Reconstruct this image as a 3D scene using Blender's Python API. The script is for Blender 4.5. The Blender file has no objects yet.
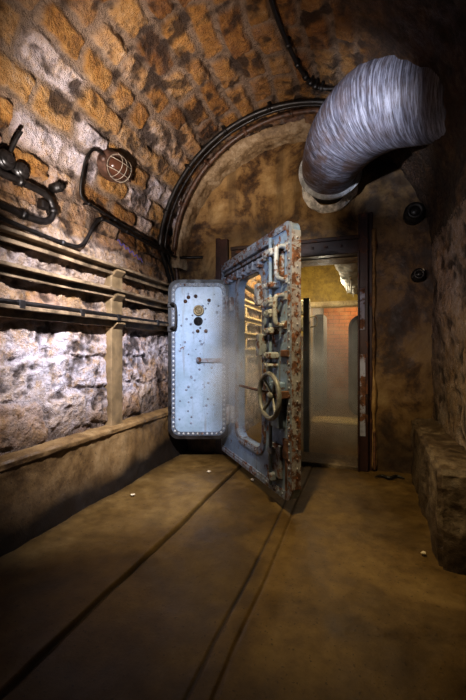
import bpy, bmesh, math, random
import numpy as np
from mathutils import Vector, Matrix, noise as mnoise
random.seed(7)
PI = math.pi
C = bpy.context.scene.collection
sc = bpy.context.scene

# ------------------------------------------------------------------ noise
_T = np.random.RandomState(11).rand(256, 256)
def vnoise(x, y, seed=0):
    x = np.asarray(x, float) + seed * 17.31; y = np.asarray(y, float) + seed * 9.77
    xi = np.floor(x).astype(int); yi = np.floor(y).astype(int)
    fx = x - xi; fy = y - yi
    fx = fx * fx * (3 - 2 * fx); fy = fy * fy * (3 - 2 * fy)
    a = _T[xi % 256, yi % 256]; b = _T[(xi + 1) % 256, yi % 256]
    c = _T[xi % 256, (yi + 1) % 256]; d = _T[(xi + 1) % 256, (yi + 1) % 256]
    return (a * (1 - fx) + b * fx) * (1 - fy) + (c * (1 - fx) + d * fx) * fy - 0.5
def fbm(x, y, o=4, seed=0, gain=0.5):
    r = 0; a = 1.0; f = 1.0
    for i in range(o):
        r = r + a * vnoise(np.asarray(x) * f, np.asarray(y) * f, seed + i * 3); a *= gain; f *= 2.03
    return r
def sst(a, b, x):
    t = np.clip((np.asarray(x) - a) / (b - a), 0, 1); return t * t * (3 - 2 * t)

# ------------------------------------------------------------------ node helpers
class N:
    def __init__(s, name):
        s.m = bpy.data.materials.new(name); s.m.use_nodes = True
        s.t = s.m.node_tree; s.b = s.t.nodes['Principled BSDF']
    def n(s, typ, **kw):
        o = s.t.nodes.new(typ)
        for k, v in kw.items(): setattr(o, k, v)
        return o
    def l(s, a, b): s.t.links.new(a, b)
    def put(s, sock, v):
        if hasattr(v, 'links') or isinstance(v, bpy.types.NodeSocket): s.l(v, sock)
        elif isinstance(v, (tuple, list)) and len(v) == 3 and sock.type == 'RGBA': sock.default_value = (*v, 1)
        else: sock.default_value = v
    def attr(s, name): return s.n('ShaderNodeAttribute', attribute_name=name).outputs['Fac']
    def coord(s, scale=(1, 1, 1)):
        c = s.n('ShaderNodeTexCoord'); m = s.n('ShaderNodeMapping'); m.inputs['Scale'].default_value = scale
        s.l(c.outputs['Object'], m.inputs['Vector']); return m.outputs['Vector']
    def noise(s, scale, detail=4, rough=0.6, vec=None, dist=0):
        o = s.n('ShaderNodeTexNoise'); o.inputs['Scale'].default_value = scale
        o.inputs['Detail'].default_value = detail; o.inputs['Roughness'].default_value = rough; o.inputs['Distortion'].default_value = dist
        s.l(vec if vec is not None else s.coord(), o.inputs['Vector']); return o.outputs['Fac']
    def ramp(s, v, stops):
        o = s.n('ShaderNodeValToRGB'); e = o.color_ramp.elements
        while len(e) < len(stops): e.new(0.5)
        for k, (p, c) in enumerate(stops): e[k].position = p; e[k].color = (*c, 1) if len(c) == 3 else c
        s.put(o.inputs['Fac'], v); return o.outputs['Color']
    def mp(s, v, a, b, c=0.0, d=1.0, smooth=True):
        o = s.n('ShaderNodeMapRange'); o.interpolation_type = 'SMOOTHSTEP' if smooth else 'LINEAR'
        s.put(o.inputs[0], v); o.inputs[1].default_value = a; o.inputs[2].default_value = b
        o.inputs[3].default_value = c; o.inputs[4].default_value = d; return o.outputs[0]
    def mth(s, op, a, b=0.0):
        o = s.n('ShaderNodeMath', operation=op); s.put(o.inputs[0], a); s.put(o.inputs[1], b); return o.outputs[0]
    def mix(s, f, a, b, mode='MIX'):
        o = s.n('ShaderNodeMix', data_type='RGBA', blend_type=mode)
        s.put(o.inputs[0], f); s.put(o.inputs[6], a); s.put(o.inputs[7], b); return o.outputs[2]
    def fin(s, col, rough=0.7, metal=0.0, bump=None, bstr=0.4, bdist=0.01, spec=0.5):
        s.put(s.b.inputs['Base Color'], col); s.put(s.b.inputs['Roughness'], rough); s.put(s.b.inputs['Metallic'], metal)
        s.b.inputs['Specular IOR Level'].default_value = spec
        if bump is not None:
            o = s.n('ShaderNodeBump'); o.inputs['Strength'].default_value = bstr; o.inputs['Distance'].default_value = bdist
            s.l(bump, o.inputs['Height']); s.l(o.outputs['Normal'], s.b.inputs['Normal'])
        return s.m

def m_stone(name, ochre=1.0, gain=1.0):
    k = N(name)
    t = k.mth('ADD', k.attr('tone'), k.mp(k.noise(16, 8, 0.78), 0.25, 0.75, -0.24, 0.24, False))
    base = k.ramp(t, [(0.0, (0.06, 0.026, 0.012)), (0.2, (0.20, 0.085, 0.022)), (0.42, (0.37, 0.185, 0.048)),
                      (0.58, (0.45, 0.265, 0.105)), (0.72, (0.52, 0.38, 0.27)), (0.9, (0.66, 0.55, 0.52))])
    base = k.mix(k.mp(k.noise(3.3, 6, 0.75), 0.5, 0.75, 0, 0.6), base, (0.30, 0.20, 0.15))
    mort = k.mix(k.noise(20, 7, 0.75), (0.32, 0.24, 0.175), (0.15, 0.10, 0.068))
    c = k.mix(k.mth('MULTIPLY', k.attr('mort'), 0.9), base, mort)
    w = k.mth('MULTIPLY', k.attr('white'), k.mp(k.noise(11, 9, 0.8), 0.34, 0.60, 0.0, 0.95))
    c = k.mix(w, c, (0.62, 0.57, 0.63))
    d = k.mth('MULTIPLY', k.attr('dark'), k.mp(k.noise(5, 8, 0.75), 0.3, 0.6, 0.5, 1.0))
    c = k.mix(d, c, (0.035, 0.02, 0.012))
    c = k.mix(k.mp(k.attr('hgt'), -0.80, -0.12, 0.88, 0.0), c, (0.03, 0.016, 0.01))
    c = k.mix(1.0, c, (gain, gain, gain), 'MULTIPLY')
    b = k.mth('ADD', k.mth('MULTIPLY', k.noise(55, 8, 0.75), 0.8), k.mth('MULTIPLY', k.noise(17, 6, 0.7, None, 0.8), 1.3))
    return k.fin(c, k.mp(k.noise(20, 3), 0.3, 0.7, 0.42, 0.75), 0, b, 0.9, 0.035, 0.5)

def m_stucco():
    k = N('stained_stucco')
    a = k.noise(2.6, 9, 0.68, None, 0.5); b = k.noise(8.0, 8, 0.75)
    c = k.ramp(k.mth('ADD', k.mth('MULTIPLY', a, 0.7), k.mth('MULTIPLY', b, 0.3)),
               [(0.40, (0.030, 0.015, 0.008)), (0.455, (0.10, 0.052, 0.020)), (0.50, (0.22, 0.13, 0.050)), (0.56, (0.30, 0.19, 0.08)), (0.66, (0.42, 0.30, 0.15))])
    s = k.noise(1.0, 5, 0.6, k.coord((7, 7, 0.8)))
    c = k.mix(k.mp(s, 0.5, 0.7, 0, 0.55), c, (0.05, 0.028, 0.014))
    c = k.mix(k.mth('MULTIPLY', k.attr('wall_dark'), 0.85), c, (0.030, 0.017, 0.010))
    return k.fin(c, k.mp(b, 0.3, 0.7, 0.45, 0.8), 0, k.noise(45, 5, 0.7), 0.35, 0.01)

def m_concrete(name, stops, sc1=1.6, rough=(0.35, 0.7), bs=0.25, dark=None, fine=60):
    k = N(name)
    a = k.noise(sc1, 7, 0.63, None, 0.4); b = k.noise(sc1 * 7, 5, 0.7)
    c = k.ramp(k.mth('ADD', k.mth('MULTIPLY', a, 0.65), k.mth('MULTIPLY', b, 0.35)), stops)
    c = k.mix(k.mp(k.noise(fine, 2), 0.62, 0.72, 0, 0.6), c, tuple(0.3 * x for x in stops[0][1]))
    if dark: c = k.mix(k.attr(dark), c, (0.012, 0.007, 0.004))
    return k.fin(c, k.mp(a, 0.35, 0.65, *rough), 0, k.mth('ADD', b, k.noise(fine, 4, 0.7)), bs, 0.008)

def m_paint(name, paint, paint2, rust_at=0.56, rust_w=0.05, rough=0.42, streak=0.0, bright=(0.24, 0.10, 0.04), rs=7.5):
    k = N(name)
    p = k.mix(k.mp(k.noise(5, 5, 0.65), 0.35, 0.65), paint, paint2)
    p = k.mix(k.mp(k.noise(30, 4, 0.7), 0.45, 0.7, 0, 0.35), p, tuple(x * 0.5 for x in paint))
    r1 = k.noise(rs, 8, 0.72, None, 0.3)
    rust = k.ramp(k.noise(24, 5, 0.7), [(0.3, (0.03, 0.013, 0.009)), (0.5, (0.10, 0.042, 0.022)), (0.75, bright)])
    f = k.mp(r1, rust_at, rust_at + rust_w)
    if streak:
        f2 = k.mp(k.noise(2.2, 6, 0.6, k.coord((9, 9, 0.7))), 0.56, 0.7, 0, streak)
        p = k.mix(f2, p, (0.16, 0.12, 0.06))
    c = k.mix(f, p, rust)
    return k.fin(c, k.mp(r1, rust_at - 0.05, rust_at + 0.1, rough, 0.8), 0, k.mth('ADD', k.mth('MULTIPLY', f, 0.5), k.noise(30, 4, 0.7)), 0.3, 0.004)

def m_plain(name, col, rough=0.5, metal=0.0, var=0.4, nscale=18, bs=0.2):
    k = N(name)
    n = k.noise(nscale, 5, 0.65)
    c = k.mix(k.mp(n, 0.3, 0.7), tuple(x * (1 - var) for x in col), tuple(min(1, x * (1 + var)) for x in col))
    return k.fin(c, k.mp(n, 0.3, 0.7, rough - 0.1, rough + 0.15), metal, k.noise(50, 4), bs, 0.004)

def m_duct():
    k = N('spiral_duct_metal')
    s = k.attr('along')
    st = k.noise(1.0, 3, 0.6, k_vec(k, s, 52, 3.0))
    st2 = k.noise(1.0, 4, 0.7, k_vec(k, s, 130, 9))
    c = k.ramp(st, [(0.3, (0.06, 0.06, 0.085)), (0.47, (0.20, 0.205, 0.27)), (0.68, (0.46, 0.48, 0.60))])
    c = k.mix(k.mp(st2, 0.45, 0.62, 0, 0.8), c, (0.05, 0.042, 0.045))
    r = k.noise(6, 6, 0.7)
    c = k.mix(k.mth('MULTIPLY', k.mp(r, 0.42, 0.62, 0, 0.85), k.attr('rusty')), c, (0.13, 0.075, 0.05))
    return k.fin(c, 0.5, 0.15, k.mth('ADD', st2, st), 0.4, 0.008, 0.4)
def k_vec(k, s, fs, fo):
    cb = k.n('ShaderNodeCombineXYZ'); k.l(k.mth('MULTIPLY', s, fs), cb.inputs[0])
    k.l(k.mth('MULTIPLY', k.attr('around'), fo), cb.inputs[1]); return cb.outputs[0]

M = {}
M['stone'] = m_stone('rubble_masonry')
M['stone_warm'] = m_stone('inner_masonry')
M['stucco'] = m_stucco()
M['floor'] = m_concrete('wet_brown_concrete', [(0.36, (0.050, 0.029, 0.009)), (0.5, (0.115, 0.070, 0.022)), (0.64, (0.19, 0.125, 0.045))], 1.5, (0.38, 0.62), 0.22, 'dark')
M['plinth'] = m_concrete('brown_render', [(0.36, (0.05, 0.026, 0.010)), (0.5, (0.19, 0.115, 0.045)), (0.64, (0.31, 0.21, 0.10))], 1.8, (0.5, 0.8), 0.4, 'dark')
M['curb'] = m_concrete('dark_crusted_concrete', [(0.36, (0.02, 0.013, 0.009)), (0.5, (0.075, 0.05, 0.03)), (0.66, (0.22, 0.17, 0.12))], 3.5, (0.4, 0.75), 0.6)
M['ring'] = m_concrete('old_plaster', [(0.36, (0.10, 0.06, 0.03)), (0.5, (0.27, 0.19, 0.11)), (0.64, (0.46, 0.37, 0.26))], 4, (0.6, 0.85), 0.6)
M['paint'] = m_paint('blue_grey_door_paint', (0.20, 0.28, 0.42), (0.14, 0.19, 0.27), 0.565, 0.05, 0.4, 0.6)
M['paint_rust'] = m_paint('rusted_edge_paint', (0.21, 0.25, 0.33), (0.16, 0.17, 0.2), 0.49, 0.09, 0.5, 0.3, rs=13)
M['hatch'] = m_paint('pale_blue_hatch_paint', (0.33, 0.44, 0.60), (0.25, 0.35, 0.46), 0.66, 0.03, 0.36, 0.35)
M['hatch_spot'] = m_plain('dull_spot', (0.17, 0.20, 0.26), 0.5, 0, 0.5, 30)
M['strip'] = m_paint('dark_strip', (0.13, 0.16, 0.22), (0.09, 0.10, 0.12), 0.64, 0.05, 0.4)
M['rivet'] = m_paint('pale_rivet_strip', (0.48, 0.53, 0.60), (0.40, 0.41, 0.41), 0.55, 0.06, 0.4)
M['edge_rust'] = m_paint('rust_flaked_edge', (0.31, 0.30, 0.32), (0.19, 0.18, 0.20), 0.46, 0.08, 0.5, 0, (0.26, 0.11, 0.05), 15)
M['fitting'] = m_paint('rusty_pale_fitting', (0.34, 0.35, 0.37), (0.22, 0.25, 0.31), 0.49, 0.08, 0.45, 0, (0.28, 0.11, 0.04), 17)
M['frame'] = m_paint('oxide_red_frame', (0.045, 0.017, 0.016), (0.020, 0.009, 0.009), 0.58, 0.05, 0.45, 0, (0.16, 0.05, 0.02))
M['frame_patch'] = m_paint('worn_blue_paint_patch', (0.34, 0.37, 0.50), (0.20, 0.20, 0.28), 0.50, 0.05, 0.45)
M['rust'] = m_plain('orange_rust', (0.10, 0.047, 0.028), 0.75, 0, 0.7, 14)
M['gasket'] = m_plain('black_rubber', (0.016, 0.013, 0.012), 0.45, 0, 0.5)
M['black'] = m_plain('hole_disc_black', (0.004, 0.004, 0.004), 0.9, 0, 0.3)
M['conduit'] = m_plain('black_conduit', (0.010, 0.008, 0.007), 0.42, 0.0, 0.6, 25)
M['cable_rust'] = m_plain('rusted_conduit', (0.075, 0.038, 0.022), 0.45, 0.0, 0.7, 30, 0.5)
M['rail'] = m_plain('grimy_cable_rail', (0.17, 0.12, 0.07), 0.55, 0, 0.6, 9, 0.3)
M['post'] = m_plain('tan_post', (0.19, 0.13, 0.065), 0.6, 0, 0.4, 7, 0.3)
M['wheel'] = m_plain('worn_grey_steel', (0.165, 0.165, 0.165), 0.42, 0.1, 0.5, 20)
M['brass'] = m_plain('old_brass', (0.30, 0.24, 0.14), 0.4, 0.3, 0.4)
M['duct'] = m_duct()
M['flange'] = m_plain('grey_white_flange', (0.62, 0.65, 0.70), 0.45, 0.1, 0.35, 14)
M['collar'] = m_plain('crumbling_white_plaster', (0.66, 0.63, 0.62), 0.85, 0, 0.5, 16, 0.6)
M['wirecage'] = m_plain('pale_wire', (0.34, 0.29, 0.23), 0.45, 0.3, 0.3)
M['lamp_body'] = m_plain('rusty_lamp_body', (0.075, 0.04, 0.027), 0.5, 0.1, 0.6, 20)
M['whiteduct'] = m_plain('limescale_crust', (0.62, 0.60, 0.52), 0.7, 0, 0.3, 12, 0.6)
M['olive'] = m_concrete('ochre_plaster', [(0.36, (0.16, 0.10, 0.015)), (0.5, (0.33, 0.22, 0.035)), (0.64, (0.45, 0.32, 0.08))], 2, (0.6, 0.8), 0.3)
M['sand'] = m_concrete('sandy_ledge', [(0.36, (0.26, 0.18, 0.08)), (0.5, (0.48, 0.36, 0.18)), (0.64, (0.6, 0.5, 0.3))], 5, (0.6, 0.8), 0.5)
M['innerdoor'] = m_paint('dull_green_grey_paint', (0.12, 0.14, 0.13), (0.08, 0.09, 0.085), 0.58, 0.06, 0.5)
M['edge'] = m_paint('yellowed_edge_paint', (0.42, 0.36, 0.20), (0.25, 0.22, 0.14), 0.52, 0.06, 0.5)
M['bluegrey'] = m_concrete('blue_grey_wall', [(0.36, (0.09, 0.11, 0.12)), (0.5, (0.17, 0.2, 0.21)), (0.64, (0.26, 0.29, 0.3))], 2, (0.5, 0.8), 0.3)
M['scrap'] = m_plain('black_scrap', (0.012, 0.010, 0.009), 0.4, 0, 0.5)
M['chip'] = m_plain('pale_chip', (0.42, 0.36, 0.27), 0.8, 0, 0.3)
M['violet'] = m_plain('faded_violet_paint', (0.13, 0.10, 0.36), 0.7, 0, 0.3)
def m_brick():
    k = N('orange_brick')
    b = k.n('ShaderNodeTexBrick'); b.inputs['Scale'].default_value = 1.0
    b.inputs['Brick Width'].default_value = 0.24; b.inputs['Row Height'].default_value = 0.085; b.inputs['Mortar Size'].default_value = 0.008
    b.inputs['Color1'].default_value = (0.42, 0.16, 0.06, 1); b.inputs['Color2'].default_value = (0.52, 0.24, 0.10, 1); b.inputs['Mortar'].default_value = (0.22, 0.12, 0.06, 1)
    mp = k.n('ShaderNodeMapping'); mp.inputs['Rotation'].default_value = (PI / 2, 0, 0)
    tc = k.n('ShaderNodeTexCoord'); k.l(tc.outputs['Object'], mp.inputs['Vector']); k.l(mp.outputs['Vector'], b.inputs['Vector'])
    c = k.mix(k.mp(k.noise(6, 5), 0.4, 0.7, 0, 0.6), b.outputs['Color'], (0.55, 0.36, 0.20))
    return k.fin(c, 0.75, 0, k.noise(30, 4), 0.3)
M['brick'] = m_brick()

# ------------------------------------------------------------------ mesh builder
class MB:
    def __init__(s): s.bm = bmesh.new()
    def add(s, verts, faces, mi=0, smooth=False):
        vs = [s.bm.verts.new(v) for v in verts]
        for f in faces:
            try:
                fc = s.bm.faces.new([vs[i] for i in f]); fc.material_index = mi; fc.smooth = smooth
            except ValueError: pass
        return vs
    def box(s, x0, x1, y0, y1, z0, z1, bev=0.0, mat=None, mi=0):
        t = bmesh.new(); bmesh.ops.create_cube(t, size=1)
        for v in t.verts:
            v.co = Vector(((x0 + x1) / 2 + v.co.x * (x1 - x0), (y0 + y1) / 2 + v.co.y * (y1 - y0), (z0 + z1) / 2 + v.co.z * (z1 - z0)))
        if bev: bmesh.ops.bevel(t, geom=t.edges[:], offset=bev, segments=2, affect='EDGES', profile=0.5)
        return s.merge(t, mat, mi)
    def merge(s, t, mat=None, mi=0, smooth=False):
        t.verts.ensure_lookup_table(); t.verts.index_update()
        vs = [tuple(mat @ v.co) if mat else tuple(v.co) for v in t.verts]
        fs = [[v.index for v in f.verts] for f in t.faces]; t.free()
        return s.add(vs, fs, mi, smooth)
    def tube(s, pts, r, seg=10, closed=False, mi=0, cap=True, smooth=True):
        P = [Vector(p) for p in pts]; n = len(P)
        R = r if isinstance(r, (list, tuple)) else [r] * n
        rings = []; up = None
        for i in range(n):
            if closed: d = (P[(i + 1) % n] - P[i - 1])
            else: d = P[min(i + 1, n - 1)] - P[max(i - 1, 0)]
            d.normalize()
            if up is None:
                up = Vector((0, 0, 1)) if abs(d.z) < 0.9 else Vector((1, 0, 0))
            side = d.cross(up)
            if side.length < 1e-5: side = d.orthogonal()
            side.normalize(); up = side.cross(d).normalized()
            rings.append([tuple(P[i] + (side * math.cos(a) + up * math.sin(a)) * R[i]) for a in [2 * PI * k / seg for k in range(seg)]])
        vs = [v for q in rings for v in q]; fs = []
        for i in range(n if closed else n - 1):
            j = (i + 1) % n
            for k in range(seg):
                l = (k + 1) % seg; fs.append((i * seg + k, j * seg + k, j * seg + l, i * seg + l))
        if cap and not closed: fs += [tuple(reversed(range(seg))), tuple((n - 1) * seg + k for k in range(seg))]
        return s.add(vs, fs, mi, smooth)
    def cyl(s, a, b, r, seg=14, r2=None, mi=0):
        return s.tube([a, b], [r, r if r2 is None else r2], seg, mi=mi, smooth=seg > 8)
    def ball(s, c, r, sc_=(1, 1, 1), seg=10, mi=0):
        t = bmesh.new(); bmesh.ops.create_uvsphere(t, u_segments=seg, v_segments=max(5, seg * 2 // 3), radius=r)
        return s.merge(t, Matrix.Translation(c) @ Matrix.Diagonal((*sc_, 1)), mi, True)
    def poly(s, pts, y0, y1, bev=0.0, mi=0):          # outline in x,z extruded along y
        t = bmesh.new(); vs = [t.verts.new((p[0], y0, p[1])) for p in pts]
        f = t.faces.new(vs); r = bmesh.ops.extrude_face_region(t, geom=[f])
        for v in [g for g in r['geom'] if isinstance(g, bmesh.types.BMVert)]: v.co.y = y1
        bmesh.ops.recalc_face_normals(t, faces=t.faces[:])
        if bev:
            fr = [e for e in t.edges if abs(e.verts[0].co.y - e.verts[1].co.y) < 1e-6]
            bmesh.ops.bevel(t, geom=fr, offset=bev, segments=2, affect='EDGES')
        return s.merge(t, None, mi)
    def build(s, name, mats, parent=None, world=False, recalc=True):
        if recalc: bmesh.ops.recalc_face_normals(s.bm, faces=s.bm.faces[:])
        me = bpy.data.meshes.new(name); s.bm.to_mesh(me); s.bm.free()
        for m in (mats if isinstance(mats, list) else [mats]): me.materials.append(m)
        o = bpy.data.objects.new(name, me); C.objects.link(o)
        if parent:
            o.parent = parent
            if world:
                r = parent
                while r.parent: r = r.parent
                me.transform(r.matrix_basis.inverted())
        return o

def rrect(x0, x1, z0, z1, r, n=6, rs=None):
    rs = rs or [r] * 4      # BL, BR, TR, TL
    out = []
    for (cx, cz, a0, q) in ((x0 + rs[0], z0 + rs[0], PI, rs[0]), (x1 - rs[1], z0 + rs[1], 1.5 * PI, rs[1]), (x1 - rs[2], z1 - rs[2], 0, rs[2]), (x0 + rs[3], z1 - rs[3], 0.5 * PI, rs[3])):
        for k in range(n + 1):
            a = a0 + k / n * PI / 2; out.append((cx + q * math.cos(a), cz + q * math.sin(a)))
    return out

def smooth_path(pts, n=8):
    P = [Vector(p) for p in pts]; out = []
    for i in range(len(P) - 1):
        p0 = P[max(i - 1, 0)]; p1 = P[i]; p2 = P[i + 1]; p3 = P[min(i + 2, len(P) - 1)]
        for k in range(n):
            t = k / n
            out.append(0.5 * ((2 * p1) + (p2 - p0) * t + (2 * p0 - 5 * p1 + 4 * p2 - p3) * t * t + (3 * p1 - p0 - 3 * p2 + p3) * t ** 3))
    out.append(P[-1]); return out

def tag(o, label=None, cat=None, group=None, kind=None):
    if label: o['label'] = label
    if cat: o['category'] = cat
    if group: o['group'] = group
    if kind: o['kind'] = kind
    return o
def thing(name, label, cat, loc=(0, 0, 0), rz=0, group=None):
    o = bpy.data.objects.new(name, None); C.objects.link(o); o.location = loc; o.rotation_euler = (0, 0, rz); o.empty_display_size = 0.1
    o.matrix_basis = Matrix.Translation(loc) @ Matrix.Rotation(rz, 4, 'Z')
    return tag(o, label, cat, group, 'thing')
def struct(o): o['kind'] = 'structure'; return o

def grid_obj(name, P, mats, attrs=None, smooth=True, faces=None):
    """P: (nu, nv, 3) array"""
    nu, nv = P.shape[:2]
    idx = np.arange(nu * nv).reshape(nu, nv)
    q = np.stack([idx[:-1, :-1], idx[1:, :-1], idx[1:, 1:], idx[:-1, 1:]], -1)
    q = q.reshape(-1, 4) if faces is None else q[faces]
    me = bpy.data.meshes.new(name)
    me.from_pydata(P.reshape(-1, 3).tolist(), [], q.tolist())
    for k, a in (attrs or {}).items():
        at = me.attributes.new(k, 'FLOAT', 'POINT'); at.data.foreach_set('value', np.broadcast_to(a, (nu, nv)).reshape(-1).astype(np.float32))
    if smooth: me.polygons.foreach_set('use_smooth', [True] * len(me.polygons))
    me.materials.append(mats)
    o = bpy.data.objects.new(name, me); C.objects.link(o); return o

# ------------------------------------------------------------------ masonry
def masonry(s, t, rows, length, seed, warp=0.035):
    """s along the course, t across; returns edge distance, stone hash, height noise"""
    ws = s + warp * fbm(s * 3.2, t * 3.2, 3, seed) * 2.2
    wt = t + warp * fbm(s * 2.6, t * 2.6, 3, seed + 40) * 1.6
    r = np.clip(np.searchsorted(rows, wt) - 1, 0, len(rows) - 2)
    lo = rows[r]; hi = rows[r + 1]
    rs = np.random.RandomState(seed)
    off = rs.rand(len(rows)); ln = length * (0.8 + 0.45 * rs.rand(len(rows)))
    q = ws / ln[r] + off[r]; i = np.floor(q).astype(int)
    tab = rs.rand(64, 512); jit = (tab - 0.5) * 0.45
    e0 = i + jit[r, i % 512]; e1 = i + 1 + jit[r, (i + 1) % 512]
    i = np.where(q < e0, i - 1, np.where(q > e1, i + 1, i))
    e0 = i + jit[r, i % 512]; e1 = i + 1 + jit[r, (i + 1) % 512]
    dx = np.minimum(q - e0, e1 - q) * ln[r]; dt = np.minimum(wt - lo, hi - wt)
    rr = 0.045
    a = np.clip(rr - dx, 0, None); b = np.clip(rr - dt, 0, None)
    d = rr - np.sqrt(a * a + b * b); d = np.where((a == 0) & (b == 0), np.minimum(dx, dt), d)
    h = np.random.RandomState(seed + 5).rand(64, 512)
    cu = (q - 0.5 * (e0 + e1)); cv = (wt - 0.5 * (lo + hi)) / (hi - lo)
    return d, h[r, i % 512], h[(r + 31) % 64, (i + 77) % 512], cu, cv

def rock(s, t, seed):
    wx = s + 0.05 * fbm(s * 7, t * 7, 3, seed + 13); wy = t + 0.05 * fbm(s * 7, t * 7, 3, seed + 17)
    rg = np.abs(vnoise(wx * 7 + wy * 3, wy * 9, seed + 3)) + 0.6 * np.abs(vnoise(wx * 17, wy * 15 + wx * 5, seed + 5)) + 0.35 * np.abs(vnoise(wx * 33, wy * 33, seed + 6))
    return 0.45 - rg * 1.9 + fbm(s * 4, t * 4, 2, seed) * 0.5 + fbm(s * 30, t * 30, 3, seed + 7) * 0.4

VX, VZ, VR = -0.66, 1.98, 1.265
YA, YB = -1.2, 3.64

def lay(s, t, rows, length, seed, mw=0.022, bulge=0.035, warp=0.035, rough=0.016):
    d, h1, h2, cu, cv = masonry(s, t, rows, length, seed, warp)
    dd = d + fbm(s * 22, t * 22, 3, seed + 9) * 0.016
    stone = sst(mw * 0.55, mw + 0.012, dd)
    rk = rock(s, t, seed + 20)
    disp = stone * (bulge * 0.25 + bulge * 0.75 * h2 + 0.030 * (h1 - 0.5) * cv * 2 + 0.026 * (h2 - 0.5) * cu * 2) + (0.3 + 0.7 * stone) * rk * rough
    disp = disp + (1 - stone) * (0.006 + fbm(s * 12, t * 12, 3, seed + 11) * 0.022)
    return disp, 1 - stone, h1, rk

# left wall
zr = np.array([0.3, 0.52, 0.80, 1.05, 1.27, 1.50, 1.72, 1.90, 2.2])
ys = np.concatenate([np.linspace(YA, 0.8, 60), np.linspace(0.810, YB, 300)]); zs = np.linspace(0.42, 1.985, 170)
S, T = np.meshgrid(ys, zs, indexing='ij')
disp, mort, tone, rk = lay(S, T, zr, 0.42, 3, 0.012, 0.034, 0.06, 0.022)
white = np.exp(-((T - 0.98) / 0.26) ** 2) * sst(1.3, 1.9, S) * (0.95 + 0.9 * sst(-0.3, 0.15, fbm(S * 3, T * 3, 3, 55))) * (1 - 0.75 * sst(2.62, 3.0, S) * (1 - sst(0.95, 1.1, T))) + 0.15
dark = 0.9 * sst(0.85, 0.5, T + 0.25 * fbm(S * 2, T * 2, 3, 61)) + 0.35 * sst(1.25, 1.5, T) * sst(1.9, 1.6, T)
P = np.stack([-1.905 + disp, S, T], -1)
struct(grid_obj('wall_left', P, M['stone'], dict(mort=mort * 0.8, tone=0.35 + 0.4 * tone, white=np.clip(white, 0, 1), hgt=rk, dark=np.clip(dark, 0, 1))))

# vault
rs = np.random.RandomState(2); rows = [0.0]
while rows[-1] < PI * VR + 0.3: rows.append(rows[-1] + 0.155 + 0.06 * rs.rand())
rows = np.array(rows)
yv = np.concatenate([np.linspace(YA, 0.7, 50), np.linspace(0.71, YB, 310)]); tv = np.linspace(-0.02, PI * VR + 0.02, 420)
S, T = np.meshgrid(yv, tv, indexing='ij')
disp, mort, tone, rk = lay(S, T, rows, 0.31, 8, 0.023, 0.048, 0.030, 0.018)
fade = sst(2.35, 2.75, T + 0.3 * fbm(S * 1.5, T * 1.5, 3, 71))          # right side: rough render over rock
big = fbm(S * 2.2, T * 2.2, 4, 90) * 0.06 + rk * 0.012
disp = disp * (1 - fade) + fade * (0.03 + big)
neararch = sst(3.25, 3.42, S)
white = 0.75 * np.exp(-((T - 0.55) / 0.40) ** 2) * sst(1.0, 1.6, S) * sst(0.38, 0.55, tone) * (1 - 0.7 * mort) * 1.3 + 0.25 * neararch
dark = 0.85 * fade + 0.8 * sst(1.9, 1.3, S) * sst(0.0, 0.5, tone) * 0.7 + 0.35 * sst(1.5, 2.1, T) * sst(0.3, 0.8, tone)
ang = PI - T / VR
P = np.stack([VX + (VR - disp) * np.cos(ang), S, VZ + (VR - disp) * np.sin(ang)], -1)
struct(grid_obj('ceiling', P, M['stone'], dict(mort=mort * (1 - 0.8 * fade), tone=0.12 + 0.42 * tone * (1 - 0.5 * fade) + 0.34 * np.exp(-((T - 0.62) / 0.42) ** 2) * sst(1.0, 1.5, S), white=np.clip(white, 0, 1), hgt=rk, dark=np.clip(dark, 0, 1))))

# right wall: rough dark rock render
yw = np.linspace(YA, YB, 260); zw = np.linspace(-0.02, 1.99, 130)
S, T = np.meshgrid(yw, zw, indexing='ij')
T2 = PI * VR + (1.98 - T)
rk = rock(S, T2, 28)
disp = 0.03 + fbm(S * 2.2, T2 * 2.2, 4, 90) * 0.06 + rk * 0.012
P = np.stack([VX + VR - disp - 0.0, S, T], -1)
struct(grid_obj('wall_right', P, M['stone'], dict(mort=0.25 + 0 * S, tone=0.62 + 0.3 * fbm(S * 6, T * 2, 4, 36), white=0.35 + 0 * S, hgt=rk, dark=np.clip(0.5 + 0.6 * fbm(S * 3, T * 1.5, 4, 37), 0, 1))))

# wall behind the photographer
S, T = np.meshgrid(np.linspace(-1.95, 0.65, 60), np.linspace(0, 3.3, 70), indexing='ij')
rk = rock(S, T, 44)
P = np.stack([S, YA + 0.03 * rk, T], -1)
struct(grid_obj('wall_back', P, M['stone'], dict(mort=0.3, tone=0.3, white=0.0, hgt=rk, dark=0.6)))

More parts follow.
